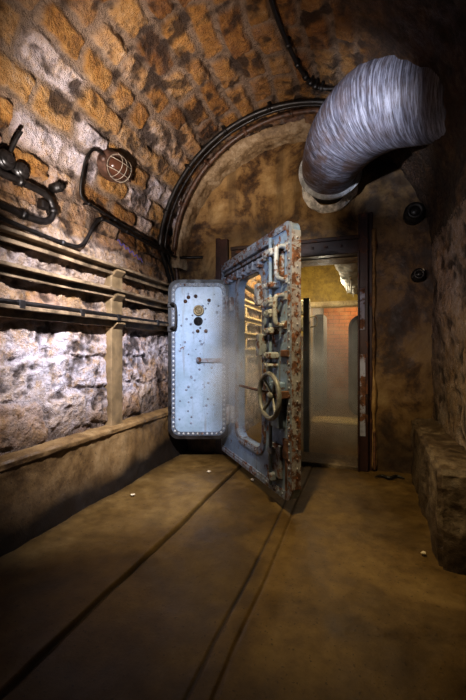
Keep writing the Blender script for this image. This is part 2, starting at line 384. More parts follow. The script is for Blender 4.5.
# far wall with doorway
DX0, DX1, DZ = -1.30, -0.03, 1.985
xs = np.unique(np.concatenate([np.linspace(-2.0, DX0, 36), np.linspace(DX0, DX1, 60), np.linspace(DX1, 0.72, 44)]))
zz = np.unique(np.concatenate([np.linspace(-0.02, DZ, 90), np.linspace(DZ, 3.25, 64)]))
S, T = np.meshgrid(xs, zz, indexing='ij')
inside = (S > DX0 - 1e-6) & (S < DX1 + 1e-6) & (T < DZ + 1e-6)
dp = fbm(S * 1.7, T * 1.7, 4, 81) * 0.03 + fbm(S * 12, T * 12, 3, 82) * 0.010
dp = np.where(inside, 0, dp)
cS = 0.5 * (S[:-1, :-1] + S[1:, 1:]); cT = 0.5 * (T[:-1, :-1] + T[1:, 1:])
keep = ~((cS > DX0) & (cS < DX1) & (cT < DZ))
wall_dark = 0.95 * sst(2.05, 2.5, T) * sst(-0.75, -0.35, S) * sst(0.1, -0.1, fbm(S * 3, T * 3, 4, 83)) + 0.6 * sst(0.5, 0.1, T) + 0.55 * sst(0.02, 0.12, S) + 0.8 * np.exp(-((S + 1.15) / 0.42) ** 2 - ((T - 2.28) / 0.17) ** 2)  # darker at upper right, foot and right side, plus a stain above the door
o = struct(grid_obj('wall_far', np.stack([S, 3.62 - dp, T], -1), M['stucco'], dict(wall_dark=np.clip(wall_dark, 0, 1)), True, keep))
b = MB(); YI = 3.97
for (x0, x1, z0, z1) in ((-2.0, DX0, 0, 3.2), (DX1, 0.7, 0, 3.2), (DX0, DX1, DZ, 3.2)):
    b.box(x0, x1, 3.645, YI, z0, z1)
struct(b.build('wall_far_core', M['stucco']))

# arch ring of plaster where the vault meets the far wall
na, ny = 200, 26
A = np.linspace(PI + 0.02, -0.02, na)[:, None]; yy = np.linspace(0, 1, ny)[None, :]
prof_r = np.where(yy < 0.25, 1.235 - 0.06 * sst(0, 0.25, yy), 1.175 - 0.02 * yy); prof_y = 3.40 + 0.26 * yy
Sx = A * 1.2 + 0 * yy; Ty = prof_y + 0 * A
rk = fbm(Sx * 9, Ty * 9, 4, 101) * 0.028 + fbm(Sx * 30, Ty * 30, 3, 102) * 0.008
rad = prof_r + rk + 0.10 * sst(1.35, 0.95, A)
P = np.stack([VX + 0.02 + rad * np.cos(A), Ty + fbm(Sx * 6, Ty, 3, 104) * 0.03 * (1 - yy), VZ + rad * np.sin(A)], -1)
struct(grid_obj('trim_1', P, M['ring'], {}))

# floor
xf = np.unique(np.concatenate([np.linspace(-1.9, -1.12, 60), np.linspace(-1.12, -1.04, 24), np.linspace(-1.04, -0.55, 40), np.linspace(-0.55, -0.41, 36), np.linspace(-0.41, 0.62, 70)]))
yf = np.linspace(YA, 3.99, 330)
S, T = np.meshgrid(xf, yf, indexing='ij')
wob = 0.012 * fbm(T * 2 + 0 * S, 0 * T, 3, 111)
groove = np.exp(-((S + 1.08 + wob) / 0.009) ** 2)
band = sst(-0.525, -0.515, S + wob) * sst(-0.44, -0.45, S + wob)
bedge = np.exp(-((S + 0.522 + wob) / 0.008) ** 2) + np.exp(-((S + 0.442 + wob) / 0.008) ** 2)
Z = fbm(S * 1.3, T * 1.3, 3, 112) * 0.012 + fbm(S * 14, T * 14, 3, 113) * 0.003 - 0.014 * groove - 0.006 * bedge + 0.003 * band + 0.015 * sst(-1.075, -1.10, S)
dk = 0.75 * groove + np.where(S < -0.48, 0.6, 0.25) * bedge + 0.16 * sst(-1.08, -1.06, S) * sst(-0.5, -0.53, S) + 0.75 * sst(-1.7, -1.83, S + 0.05 * fbm(S * 3, T * 3, 3, 114)) + 0.3 * sst(0.05, 0.3, fbm(S * 2.2, T * 2.2, 4, 115)) + 0.1 * band
struct(grid_obj('floor', np.stack([S, T, Z], -1), M['floor'], dict(dark=np.clip(dk, 0, 1))))

# left plinth: sloping rendered base with a rough lip
nt, nyp = 46, 230
yp = np.linspace(YA, 3.62, nyp)
prof = [(-1.775, -0.02), (-1.785, 0.10), (-1.795, 0.25), (-1.80, 0.40), (-1.797, 0.455), (-1.785, 0.465), (-1.785, 0.495), (-1.80, 0.507), (-1.85, 0.512), (-1.93, 0.515)]
pt = np.array(prof); tt = np.linspace(0, len(prof) - 1, nt)
px = np.interp(tt, range(len(prof)), pt[:, 0]); pz = np.interp(tt, range(len(prof)), pt[:, 1])
S = np.broadcast_to(yp[:, None], (nyp, nt)); Tz = np.broadcast_to(pz[None], (nyp, nt)); X0 = np.broadcast_to(px[None], (nyp, nt))
e = fbm(S * 5, Tz * 5, 4, 121) * 0.022 + fbm(S * 20, Tz * 20, 3, 122) * 0.007
lip = np.exp(-((Tz - 0.48) / 0.03) ** 2) * fbm(S * 7, Tz * 0, 4, 123) * 0.03
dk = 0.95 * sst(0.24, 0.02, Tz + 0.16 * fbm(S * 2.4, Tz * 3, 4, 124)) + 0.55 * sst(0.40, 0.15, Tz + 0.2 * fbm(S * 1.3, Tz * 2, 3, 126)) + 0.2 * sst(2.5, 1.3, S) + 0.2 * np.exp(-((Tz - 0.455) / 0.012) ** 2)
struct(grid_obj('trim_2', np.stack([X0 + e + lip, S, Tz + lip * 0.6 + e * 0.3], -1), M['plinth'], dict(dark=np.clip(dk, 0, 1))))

# right curb
def rough_block(name, corners_lo, corners_hi, m, cuts=34, amp=0.02, seed=0.0, bev=0.02):
    t = bmesh.new()
    vs = [t.verts.new(p) for p in corners_lo + corners_hi]
    for f in ((0, 3, 2, 1), (4, 5, 6, 7), (0, 1, 5, 4), (1, 2, 6, 5), (2, 3, 7, 6), (3, 0, 4, 7)): t.faces.new([vs[i] for i in f])
    bmesh.ops.recalc_face_normals(t, faces=t.faces[:])
    bmesh.ops.bevel(t, geom=t.edges[:], offset=bev, segments=2, affect='EDGES')
    bmesh.ops.subdivide_edges(t, edges=[e for e in t.edges if e.calc_length() > 0.1], cuts=cuts, use_grid_fill=True)
    t.normal_update()
    nv = [(v, v.normal.copy()) for v in t.verts]
    for v, n in nv:
        p = v.co * 4 + Vector((seed, seed, 0)); v.co += n * (amp * (mnoise.fractal(p, 1.0, 2.0, 4)) + amp * 0.35 * mnoise.noise(p * 6))
    b = MB(); b.merge(t, None, 0, True); return b.build(name, m)
struct(rough_block('trim_3', [(0.365, 2.10, -0.05), (0.66, 2.06, -0.05), (0.66, 3.66, -0.05), (0.415, 3.66, -0.05)],
                   [(0.365, 2.14, 0.485), (0.66, 2.10, 0.50), (0.66, 3.66, 0.50), (0.42, 3.66, 0.495)], M['curb'], 40, 0.022, 3.1))

# ------------------------------------------------------------------ door frame (rusty steel, built into the wall)
fr = thing('door_frame', 'dark red rusty steel frame with tall posts around the doorway in the far wall', 'door frame', (-0.7, 3.58, 0))
b = MB(); b.box(-0.035, 0.055, 3.545, 3.70, 0.0, 2.34, 0.008); b.box(0.05, 0.09, 3.60, 3.66, 0.0, 2.36, 0.006); b.box(-0.037, -0.02, 3.525, 3.58, 0, 2.0, 0.004)
o = b.build('post', M['frame'], fr, True)
b = MB(); b.box(-0.022, 0.025, 3.540, 3.552, 1.28, 1.66, 0.003); b.build('paint_patch', M['frame_patch'], o, True)
b = MB(); b.box(-0.022, 0.03, 3.540, 3.552, 0.32, 1.06, 0.003); b.build('paint_patch', M['frame_patch'], o, True)
b = MB(); b.box(-1.40, -1.31, 3.585, 3.70, 0.0, 2.25, 0.008); b.box(-1.45, -1.40, 3.60, 3.66, 0.0, 2.27, 0.006); b.build('post', M['frame'], fr, True)
b = MB(); b.box(-1.26, -0.02, 3.55, 3.70, 1.985, 2.13, 0.008); b.box(-1.26, -0.02, 3.53, 3.60, 2.11, 2.145, 0.006)
for i in range(9): b.ball((-1.22 + i * 0.13, 3.548, 2.06), 0.013, (1, .5, 1), 8)
b.build('lintel', M['frame'], fr, True)
b = MB(); b.box(-1.24, -0.02, 3.56, 3.92, -0.02, 0.035, 0.008); b.build('threshold', M['curb'], fr, True)

# ------------------------------------------------------------------ blast door
HX, HY = -1.303, 3.578; RZ = math.radians(-50.3)
door = thing('blast_door', 'blue grey riveted steel blast door standing open with handwheel and open hatch', 'door', (HX, HY, 0), RZ)
W, DZ0, DZ1, TH = 1.432, 0.085, 1.965, 0.062
b = MB()
outer = rrect(0, W, DZ0, DZ1, 0.06, 6, [0.03, 0.09, 0.07, 0.03])
hx0, hx1, hz0, hz1 = 0.455, 0.985, 0.325, 1.725
inner = rrect(hx0, hx1, hz0, hz1, 0.11, 6)
def ring_plate(b, outer, inner, y0, y1, mi=0):
    n = len(outer); vs = []
    for y in (y0, y1):
        vs += [(p[0], y, p[1]) for p in outer] + [(p[0], y, p[1]) for p in inner]
    fs = []
    for i in range(n):
        j = (i + 1) % n
        fs.append((i, j, n + j, n + i)); fs.append((2 * n + i, 3 * n + i, 3 * n + j, 2 * n + j))
        fs.append((i, 2 * n + i, 2 * n + j, j)); fs.append((n + i, n + j, 3 * n + j, 3 * n + i))
    b.add(vs, fs, mi)
ring_plate(b, outer, inner, -TH, 0)
leaf = b.build('leaf', M['paint'], door)
# rusty edge band around leaf
b = MB(); outer2 = rrect(-0.004, W + 0.006, DZ0 - 0.004, DZ1 + 0.004, 0.06, 6, [0.03, 0.09, 0.07, 0.03])
inn2 = rrect(0.035, W - 0.05, DZ0 + 0.05, DZ1 - 0.045, 0.03, 6, [0.02, 0.06, 0.05, 0.02])
ring_plate(b, outer2, inn2, -TH - 0.010, -TH + 0.012)
def rivs(b, x0, z0, x1, z1, n, y, r=0.011):
    for i in range(n):
        t = i / (n - 1); b.ball((x0 + (x1 - x0) * t, y, z0 + (z1 - z0) * t), r, (1, .6, 1), 8)
yq = -TH - 0.010
rivs(b, 0.05, DZ1 - 0.022, W - 0.1, DZ1 - 0.022, 26, yq); rivs(b, W - 0.024, 0.2, W - 0.024, DZ1 - 0.1, 32, yq)
rivs(b, 0.05, DZ0 + 0.025, W - 0.12, DZ0 + 0.025, 26, yq); rivs(b, 0.015, 0.15, 0.015, DZ1 - 0.08, 30, yq)
b.build('edge_band', M['paint_rust'], door)
b = MB(); b.box(W + 0.002, W + 0.012, -TH - 0.006, 0.0, DZ0 + 0.09, DZ1 - 0.07, 0.003)
rivs(b, W + 0.012, 0.25, W + 0.012, DZ1 - 0.12, 26, -TH / 2, 0.009); b.build('edge_strip', M['edge_rust'], door)
# hatch opening rim
b = MB(); ring_plate(b, rrect(hx0 - 0.055, hx1 + 0.05, hz0 - 0.05, hz1 + 0.05, 0.14, 6), inner, -TH - 0.014, -TH + 0.002)
for i in range(24): b.ball((hx1 + 0.026, -TH - 0.014, hz0 + 0.1 + i * 0.052), 0.009, (1, .6, 1), 8)
for i in range(24): b.ball((hx0 - 0.028, -TH - 0.014, hz0 + 0.1 + i * 0.052), 0.009, (1, .6, 1), 8)
for i in range(7): b.ball((hx0 + 0.06 + i * 0.07, -TH - 0.014, hz1 + 0.026), 0.009, (1, .6, 1), 8); b.ball((hx0 + 0.06 + i * 0.07, -TH - 0.014, hz0 - 0.026), 0.009, (1, .6, 1), 8)
b.build('hatch_rim', M['paint_rust'], door)
# upper angle bars
b = MB(); b.box(0.14, 1.18, -TH - 0.05, -TH + 0.002, 1.862, 1.902, 0.005); b.box(0.14, 1.18, -TH - 0.012, -TH, 1.83, 1.862, 0.003)
rivs(b, 0.18, 1.882, 1.14, 1.882, 17, -TH - 0.05, 0.009); b.build('stiffener_bar', M['paint_rust'], door)
b = MB(); b.box(0.12, 1.19, -TH - 0.022, -TH - 0.002, 1.815, 1.832, 0.002); b.build('dark_seal', M['gasket'], door)
b = MB(); b.box(0.14, 1.06, -TH - 0.045, -TH + 0.002, 1.772, 1.80, 0.005)
for i in range(8): b.box(0.20 + i * 0.11, 0.235 + i * 0.11, -TH - 0.055, -TH, 1.735, 1.80, 0.006)
b.build('stiffener_bar', M['paint_rust'], door)
# locking rod and guides
RK = 1.20
b = MB(); b.cyl((RK, -TH - 0.045, 0.14), (RK, -TH - 0.045, 1.90), 0.013, 12); b.build('locking_rod', M['paint'], door)
b = MB(); b.box(RK - 0.035, RK + 0.035, -TH - 0.07, -TH, 1.60, 1.73, 0.01) ; b.box(RK - 0.028, RK + 0.028, -TH - 0.074, -TH - 0.066, 1.62, 1.71, 0.003)
for z, w, h in ((1.79, 0.06, 0.055), (1.56, 0.055, 0.045), (1.44, 0.04, 0.07), (1.36, 0.045, 0.06), (1.235, 0.05, 0.05), (1.06, 0.05, 0.05), (0.99, 0.03, 0.04)):
    g = MB(); g.box(RK - w, RK + w, -TH - 0.075, -TH + 0.002, z - h / 2, z + h / 2, 0.012)
    g.cyl((RK - w * 0.7, -TH - 0.085, z), (RK - w * 0.7, -TH, z), 0.016, 8); g.cyl((RK + w * 0.7, -TH - 0.085, z), (RK + w * 0.7, -TH, z), 0.016, 8)
    g.build('rod_guide', M['fitting'], door)
b.bm.free()
b = MB(); b.box(RK + 0.04, RK + 0.13, -TH - 0.06, -TH, 1.765, 1.815, 0.01); b.box(RK + 0.10, RK + 0.135, -TH - 0.06, -TH, 1.60, 1.78, 0.01); b.build('locking_bracket', M['fitting'], door)
b = MB(); b.box(1.15, 1.31, -TH - 0.025, -TH + 0.002, 0.20, 0.44, 0.01); b.box(1.17, 1.24, -TH - 0.06, -TH, 0.17, 0.23, 0.012); b.box(1.17, 1.24, -TH - 0.06, -TH, 0.36, 0.41, 0.012); b.build('foot_bracket', M['paint_rust'], door)
# D handles
for z0, z1, k in ((1.58, 1.80, 1.355), (1.27, 1.47, 1.335)):
    b = MB(); b.tube(smooth_path([(k, -TH, z1), (k, -TH - 0.05, z1), (k, -TH - 0.075, z1 - 0.03), (k, -TH - 0.075, z0 + 0.03), (k, -TH - 0.05, z0), (k, -TH, z0)], 5), 0.017, 10)
    b.box(k - 0.035, k + 0.035, -TH - 0.014, -TH + 0.002, z1 - 0.03, z1 + 0.03, 0.006); b.box(k - 0.035, k + 0.035, -TH - 0.014, -TH + 0.002, z0 - 0.03, z0 + 0.03, 0.006)
    b.build('pull_handle', M['fitting'], door)
# gear housing and bar behind the wheel
b = MB(); b.box(1.20, 1.345, -TH - 0.055, -TH + 0.002, 0.56, 0.88, 0.012); rivs(b, 1.225, 0.59, 1.225, 0.85, 4, -TH - 0.055, 0.011); b.build('gear_housing', M['paint'], door)
b = MB(); b.cyl((0.68, -TH - 0.075, 0.80), (1.41, -TH - 0.075, 0.80), 0.010, 10); b.box(1.36, 1.41, -TH - 0.09, -TH, 0.775, 0.825, 0.006); b.build('cross_bar', M['rust'], door)
# handwheel
wk, wz, wy, wr = 1.30, 0.785, -TH - 0.105, 0.152
hw = MB(); hw.tube([(wk + wr * math.cos(a), wy, wz + wr * math.sin(a)) for a in [2 * PI * i / 40 for i in range(40)]], 0.017, 10, True)
hw = hw.build('handwheel', M['wheel'], door)
b = MB()
for a in (0.9, 2.25, 0.9 + PI, 2.25 + PI):
    b.tube(smooth_path([(wk, wy + 0.03, wz), (wk + 0.5 * wr * math.cos(a), wy + 0.015, wz + 0.5 * wr * math.sin(a)), (wk + wr * math.cos(a), wy, wz + wr * math.sin(a))], 4), 0.011, 8)
b.build('spoke_cross', M['wheel'], hw)
b = MB(); b.cyl((wk, wy - 0.005, wz), (wk, -TH, wz), 0.026, 14); b.build('hub', M['wheel'], hw)
# pale hinge pads / latch pads on the leaf
for k, z, w, h in ((0.30, 1.53, 0.05, 0.13), (0.34, 0.50, 0.05, 0.15)):
    b = MB(); b.box(k - w, k + w, -TH - 0.045, -TH + 0.002, z - h / 2, z + h / 2, 0.012); b.cyl((k, -TH - 0.06, z - h * .6), (k, -TH - 0.06, z + h * .6), 0.018, 10); b.build('hinge', M['fitting'], door)
for k, z in ((0.955, 1.53), (0.985, 1.14)):
    b = MB(); b.box(k - 0.035, k + 0.035, -TH - 0.05, -TH + 0.002, z - 0.085, z + 0.085, 0.008); b.box(k + 0.04, k + 0.055, -TH - 0.03, -TH + 0.002, z - 0.10, z + 0.07, 0.004); b.build('latch_plate', M['fitting'], door)
# rust bracket low right
b = MB(); b.box(1.33, 1.40, -TH - 0.022, -TH, 0.36, 0.50, 0.01); b.box(1.36, 1.385, -TH - 0.016, -TH, 0.15, 0.36, 0.004); b.build('rust_plate', M['rust'], door)
b = MB(); b.box(1.30, 1.415, -TH - 0.02, -TH, 1.05, 1.10, 0.008); b.build('rust_plate', M['rust'], door)

# ---- hatch leaf (swung open, facing the room)
HA = Vector((-1.785, 3.235, 0)); HB = Vector((-1.245, 3.425, 0)); hd = (HB - HA); HW = hd.length; hd.normalize()
Mh = Matrix(((hd.x, -hd.y, 0, HA.x), (hd.y, hd.x, 0, HA.y), (0, 0, 1, 0.245), (0, 0, 0, 1)))
HH = 1.53
def hbuild(b, name, m, parent):
    o = b.build(name, m, parent); o.data.transform(door.matrix_basis.inverted() @ Mh); return o
b = MB(); b.poly(rrect(0.012, HW - 0.012, 0.012, HH - 0.012, 0.085, 8), -0.03, 0.0, 0.006)
random.seed(3)
for i in range(58):
    b.ball((random.uniform(0.09, HW - 0.08), -0.03, random.uniform(0.1, HH - 0.12)), random.uniform(0.006, 0.014), (1, .4, 1), 8, 1)
hatch = hbuild(b, 'hatch', [M['hatch'], M['hatch_spot']], door); hatch['label'] = 'pale blue hatch panel with rounded corners, swung open'
def along_rr(x0, x1, z0, z1, r, step):
    pts = rrect(x0, x1, z0, z1, r, 10); pts.append(pts[0]); out = []; acc = 0
    for i in range(len(pts) - 1):
        a = Vector((pts[i][0], pts[i][1])); c = Vector((pts[i + 1][0], pts[i + 1][1])); L = (c - a).length
        while acc <= L and L > 0: out.append(a + (c - a) * (acc / L)); acc += step
        acc -= L
    return out
b = MB(); ring_plate(b, rrect(0.022, HW - 0.022, 0.022, HH - 0.022, 0.08, 8), rrect(0.058, HW - 0.058, 0.058, HH - 0.058, 0.055, 8), -0.040, -0.028)
for p in along_rr(0.040, HW - 0.040, 0.040, HH - 0.040, 0.068, 0.046): b.ball((p.x, -0.040, p.y), 0.0125, (1, .6, 1), 8, 1)
hbuild(b, 'rivet_strip', [M['strip'], M['rivet']], hatch)
b = MB(); ring_plate(b, rrect(-0.012, HW + 0.012, -0.014, HH + 0.012, 0.105, 8), rrect(0.022, HW - 0.022, 0.022, HH - 0.022, 0.08, 8), -0.036, 0.055); hbuild(b, 'rim', M['gasket'], hatch)
b = MB(); b.poly(rrect(0.02, HW - 0.02, 0.02, HH - 0.02, 0.08, 8), 0.035, 0.05); hbuild(b, 'back_plate', M['gasket'], hatch)
hz = HH - 0.29; hk = HW * 0.5
b = MB(); b.cyl((hk, -0.03, hz), (hk, -0.05, hz), 0.052, 24); b.tube([(hk + 0.043 * math.cos(a), -0.052, hz + 0.043 * math.sin(a)) for a in [2 * PI * i / 24 for i in range(24)]], 0.008, 8, True)
b.tube([(hk + 0.022 * math.cos(a), -0.052, hz + 0.022 * math.sin(a)) for a in [2 * PI * i / 20 for i in range(20)]], 0.006, 8, True); b.ball((hk, -0.05, hz), 0.010)
hbuild(b, 'valve_boss', M['brass'], hatch)
b = MB(); b.cyl((hk - 0.005, -0.028, hz - 0.105), (hk - 0.005, -0.034, hz - 0.105), 0.044, 24); hbuild(b, 'hole_disc', M['black'], hatch)  # solid disc, the darkness inside the hole put into its black colour
for dx, dz in ((-0.10, 0.13), (-0.03, 0.14), (-0.13, 0.09), (0.07, -0.2), (-0.01, -0.2), (0.1, 0.1)):
    b = MB(); b.cyl((hk + dx, -0.03, hz + dz), (hk + dx, -0.037, hz + dz), 0.018, 12); hbuild(b, 'hole_plug', M['cable_rust'], hatch)
b = MB(); b.box(hk + 0.0, HW - 0.02, -0.052, -0.032, 0.735, 0.775, 0.004); b.cyl((hk + 0.0, -0.03, 0.76), (hk + 0.0, -0.062, 0.76), 0.026, 14); hbuild(b, 'latch_bar', M['paint_rust'], hatch)
b = MB(); b.tube(smooth_path([(0.01, -0.03, hz + 0.06), (0.035, -0.08, hz + 0.055), (0.07, -0.095, hz + 0.03), (0.07, -0.095, hz - 0.15), (0.035, -0.08, hz - 0.175), (0.01, -0.03, hz - 0.18)], 5), 0.012, 10)
b.box(-0.02, 0.045, -0.05, -0.03, hz + 0.03, hz + 0.08, 0.006); b.box(-0.02, 0.045, -0.05, -0.03, hz - 0.21, hz - 0.15, 0.006); hbuild(b, 'grab_handle', M['gasket'], hatch)

# ------------------------------------------------------------------ large ventilation duct
dt = thing('ventilation_duct', 'large grey ribbed metal ventilation elbow from the far wall into the vault', 'duct', (-0.27, 3.6, 2.72))
ctr = smooth_path([(-0.272, 3.43, 2.705), (-0.25, 3.31, 2.73), (-0.175, 3.15, 2.775), (-0.03, 2.97, 2.83), (0.16, 2.81, 2.83), (0.38, 2.68, 2.775), (0.60, 2.58, 2.71), (0.78, 2.50, 2.66)], 26)
nu, nv = len(ctr), 72
P = np.zeros((nu, nv + 1, 3)); al = np.zeros((nu, nv + 1)); ar = np.zeros((nu, nv + 1)); rst = np.zeros((nu, nv + 1))
up = Vector((0, 0, 1)); L = 0
for i in range(nu):
    d = (ctr[min(i + 1, nu - 1)] - ctr[max(i - 1, 0)]).normalized(); side = d.cross(up).normalized(); u2 = side.cross(d).normalized()
    if i: L += (ctr[i] - ctr[i - 1]).length
    f = i / (nu - 1)
    r0 = 0.240 + 0.065 * sst(0.0, 0.55, f)
    for k in range(nv + 1):
        a = 2 * PI * k / nv
        rr = r0 + 0.0012 * math.sin(2 * PI * (L / 0.03) + a) + 0.006 * mnoise.noise(Vector((L * 5, math.cos(a) * 2, math.sin(a) * 2)))
        p = ctr[i] + (side * math.cos(a) + u2 * math.sin(a)) * float(rr)
        P[i, k] = p; al[i, k] = L + 0.02 * math.sin(a); ar[i, k] = abs(k / nv - 0.5) * 2; rst[i, k] = 1 - 0.75 * float(sst(0.2, 0.65, f))
o = grid_obj('duct_elbow', P, M['duct'], dict(along=al, around=ar, rusty=rst)); o.data.transform(dt.matrix_basis.inverted()); o.parent = dt
d0 = (ctr[2] - ctr[0]).normalized(); s0 = d0.cross(up).normalized(); u0 = s0.cross(d0).normalized(); c0 = ctr[1]
def circ(c, s, u, r, n=48): return [c + (s * math.cos(a) + u * math.sin(a)) * r for a in [2 * PI * i / n for i in range(n)]]
def flat_ring(b, c, s, u, d, r0, r1, h, n=48):
    q = [circ(c - d * h / 2, s, u, r0, n), circ(c - d * h / 2, s, u, r1, n), circ(c + d * h / 2, s, u, r1, n), circ(c + d * h / 2, s, u, r0, n)]
    vs = [tuple(p) for w in q for p in w]; fs = []
    for w in range(4):
        x = (w + 1) % 4
        for i in range(n):
            j = (i + 1) % n; fs.append((w * n + i, w * n + j, x * n + j, x * n + i))
    b.add(vs, fs)
b = MB(); flat_ring(b, c0, s0, u0, d0, 0.225, 0.278, 0.022)
for p in circ(c0 + d0 * 0.008, s0, u0, 0.264, 20): b.ball(tuple(p), 0.010, (1, 1, 1), 8)
b.build('flange', M['flange'], dt, True)
b = MB(); flat_ring(b, Vector((-0.29, 3.605, 2.655)), Vector((1, 0, 0)), Vector((0, 0, 1)), Vector((0, -1, 0)), 0.19, 0.262, 0.035)
for i, v in enumerate(b.bm.verts): v.co += Vector(mnoise.noise_vector(v.co * 9)) * 0.022
b.build('wall_collar', M['collar'], dt, True)
b = MB(); b.cyl((-0.29, 3.66, 2.655), (-0.272, 3.43, 2.705), 0.185, 40); b.build('dark_gap_sleeve', M['gasket'], dt, True)  # black sleeve, shade of the gap behind the flange put into its colour

# ------------------------------------------------------------------ cable rack on the left wall
rk_ = thing('cable_rack', 'three long grimy cable rails on a tan upright along the left wall', 'cable rack', (-1.88, 2.47, 0.5))
for z in (1.735, 1.545, 1.325):
    b = MB(); b.box(-1.835, -1.775, 0.0, 3.40, z, z + 0.022, 0.004); b.box(-1.842, -1.826, 0.0, 3.40, z - 0.045, z + 0.02, 0.004)
    for v in b.bm.verts: v.co.z += 0.006 * math.sin(v.co.y * 2.3 + z * 9)
    bmesh.ops.subdivide_edges(b.bm, edges=[e for e in b.bm.edges if e.calc_length() > 1.0], cuts=40)
    for v in b.bm.verts: v.co += Vector((mnoise.noise(Vector((v.co.y * 2, z * 5, 1))) * 0.006, 0, mnoise.noise(Vector((v.co.y * 1.5, z * 7, 4))) * 0.008))
    b.build('rail', M['rail'], rk_, True)
    b = MB(); t = bmesh.new()
    b.poly([(-1.88, z - 0.005), (-1.79, z - 0.005), (-1.79, z - 0.02), (-1.88, z - 0.10)], 2.41, 2.52, 0.004); b.build('bracket', M['post'], rk_, True); t.free()
b = MB(); b.box(-1.915, -1.835, 2.40, 2.545, 0.49, 1.74, 0.008); b.build('upright', M['post'], rk_, True)
for y in (2.02, 2.42, 3.0, 1.55):
    b = MB(); b.box(-1.812, -1.772, y - 0.022, y + 0.022, 1.325, 1.378, 0.006); b.build('clip', M['conduit'], rk_, True)
b = MB(); b.tube(smooth_path([(-1.79, 0, 1.362), (-1.792, 1.0, 1.358), (-1.79, 2.0, 1.364), (-1.795, 2.9, 1.359), (-1.79, 3.38, 1.362)], 8), 0.014, 8)
tag(b.build('cable', M['conduit']), 'thin dark cable lying along the lowest rail of the left rack', 'cable')

# ------------------------------------------------------------------ conduits
def conduit(name, pts, r, m, label, cat, clips=(), group=None, n=7, clip_axis=None):
    root = thing(name, label, cat, pts[0], 0, group)
    p = smooth_path(pts, n); b = MB(); b.tube(p, r, 10)
    b.build('pipe', m, root, True)
    for c in clips:
        i = min(len(p) - 2, int(c * (len(p) - 1))); d = (p[i + 1] - p[i - 1 if i else 0]).normalized(); q = p[i]
        ax = Vector((VX, q.y, VZ)); out = (q - ax); out = Vector((-1, 0, 0)) if q.z < VZ and q.x < VX else (Vector((1, 0, 0)) if q.z < VZ else out.normalized())
        b = MB(); b.cyl(tuple(q - d * 0.015), tuple(q + d * 0.015), r * 1.35, 10); b.cyl(tuple(q), tuple(q + out * 0.05), r * 0.9, 8); b.build('clip', m, root, True)
    return root
conduit('conduit', [(-1.845, 1.0, 1.83), (-1.85, 1.484, 1.815), (-1.85, 1.76, 1.803), (-1.85, 1.97, 1.803), (-1.85, 2.08, 1.825), (-1.85, 2.15, 1.90), (-1.85, 2.215, 2.01), (-1.845, 2.28, 2.075), (-1.845, 2.40, 2.09), (-1.845, 2.8, 2.075), (-1.845, 3.3, 2.07), (-1.83, 3.46, 2.07), (-1.77, 3.54, 2.08), (-1.68, 3.58, 2.085), (-1.60, 3.60, 2.085)],
        0.0135, M['conduit'], 'black conduit with an S bend just above the top rail on the left wall', 'conduit', (0.2, 0.52, 0.62, 0.72))
conduit('conduit', [(-1.85, 0.9, 2.06), (-1.85, 1.48, 2.062), (-1.85, 1.60, 2.066), (-1.85, 1.74, 2.066), (-1.85, 1.81, 2.045), (-1.85, 1.84, 1.98), (-1.85, 1.81, 1.915), (-1.85, 1.74, 1.885), (-1.85, 1.62, 1.882), (-1.85, 1.484, 1.887), (-1.85, 0.9, 1.89)],
        0.021, M['conduit'], 'thick black hairpin loop of conduit at the left edge of the photo', 'conduit', (0.2, 0.5, 0.8))
conduit('lamp_conduit', [(-1.76, 3.56, 2.09), (-1.83, 3.5, 2.10), (-1.845, 3.2, 2.106), (-1.845, 2.8, 2.11), (-1.845, 2.5, 2.128), (-1.843, 2.23, 2.141), (-1.84, 2.10, 2.155), (-1.83, 2.06, 2.21), (-1.787, 2.05, 2.37), (-1.762, 2.062, 2.44), (-1.742, 2.10, 2.485), (-1.735, 2.20, 2.49)],
        0.0095, M['conduit'], 'thin dark conduit rising in a square bend to the caged lamp', 'conduit', (0.25, 0.38, 0.50))
def R_arch(a, y, r): return (VX + r * math.cos(a), y, VZ + r * math.sin(a))
def arch_pts(y0, y1, r, a0=PI, a1=0.95):
    out = []
    for i in range(13):
        t = i / 12; a = a0 + (a1 - a0) * t; out.append(R_arch(a, y0 + (y1 - y0) * t, r))
    return out
conduit('arch_conduit', [(-1.86, 3.45, 1.60), (-1.86, 3.36, 1.82), (-1.856, 3.20, 2.06)] + arch_pts(3.14, 3.07, 1.190, PI - 0.14, 1.0), 0.021, M['conduit'], 'outer black conduit arching across the vault, nearest the viewer', 'conduit', (0.3, 0.45, 0.6, 0.75), 'arching conduits')
conduit('arch_conduit', [(-1.85, 3.53, 1.65), (-1.85, 3.50, 1.90), (-1.845, 3.43, 2.10)] + arch_pts(3.385, 3.13, 1.172, PI - 0.16, 1.0), 0.023, M['cable_rust'], 'inner rusty conduit arching along the plaster edge of the vault', 'conduit', (0.35, 0.5, 0.65, 0.8), 'arching conduits')
conduit('arch_conduit', [(-1.86, 3.50, 1.60), (-1.86, 3.45, 1.82), (-1.856, 3.31, 2.06)] + arch_pts(3.245, 3.11, 1.195, PI - 0.14, 1.0), 0.012, M['conduit'], 'thin middle conduit between the two thick arching conduits', 'conduit', (0.4, 0.7), 'arching conduits')
conduit('ceiling_conduit', [(-0.50, 0.9, 3.165), (-0.50, 1.6, 3.165), (-0.505, 2.1, 3.165), (-0.50, 2.25, 3.165), (-0.475, 2.45, 3.16), (-0.437, 2.66, 3.15), (-0.385, 2.83, 3.14), (-0.34, 2.90, 3.13), (-0.27, 2.92, 3.11), (-0.13, 2.90, 3.06), (0.02, 2.92, 2.98)], 0.016, M['conduit'], 'black conduit running along the crown of the vault towards the large duct', 'conduit', (0.42, 0.5, 0.58, 0.64, 0.7, 0.78))

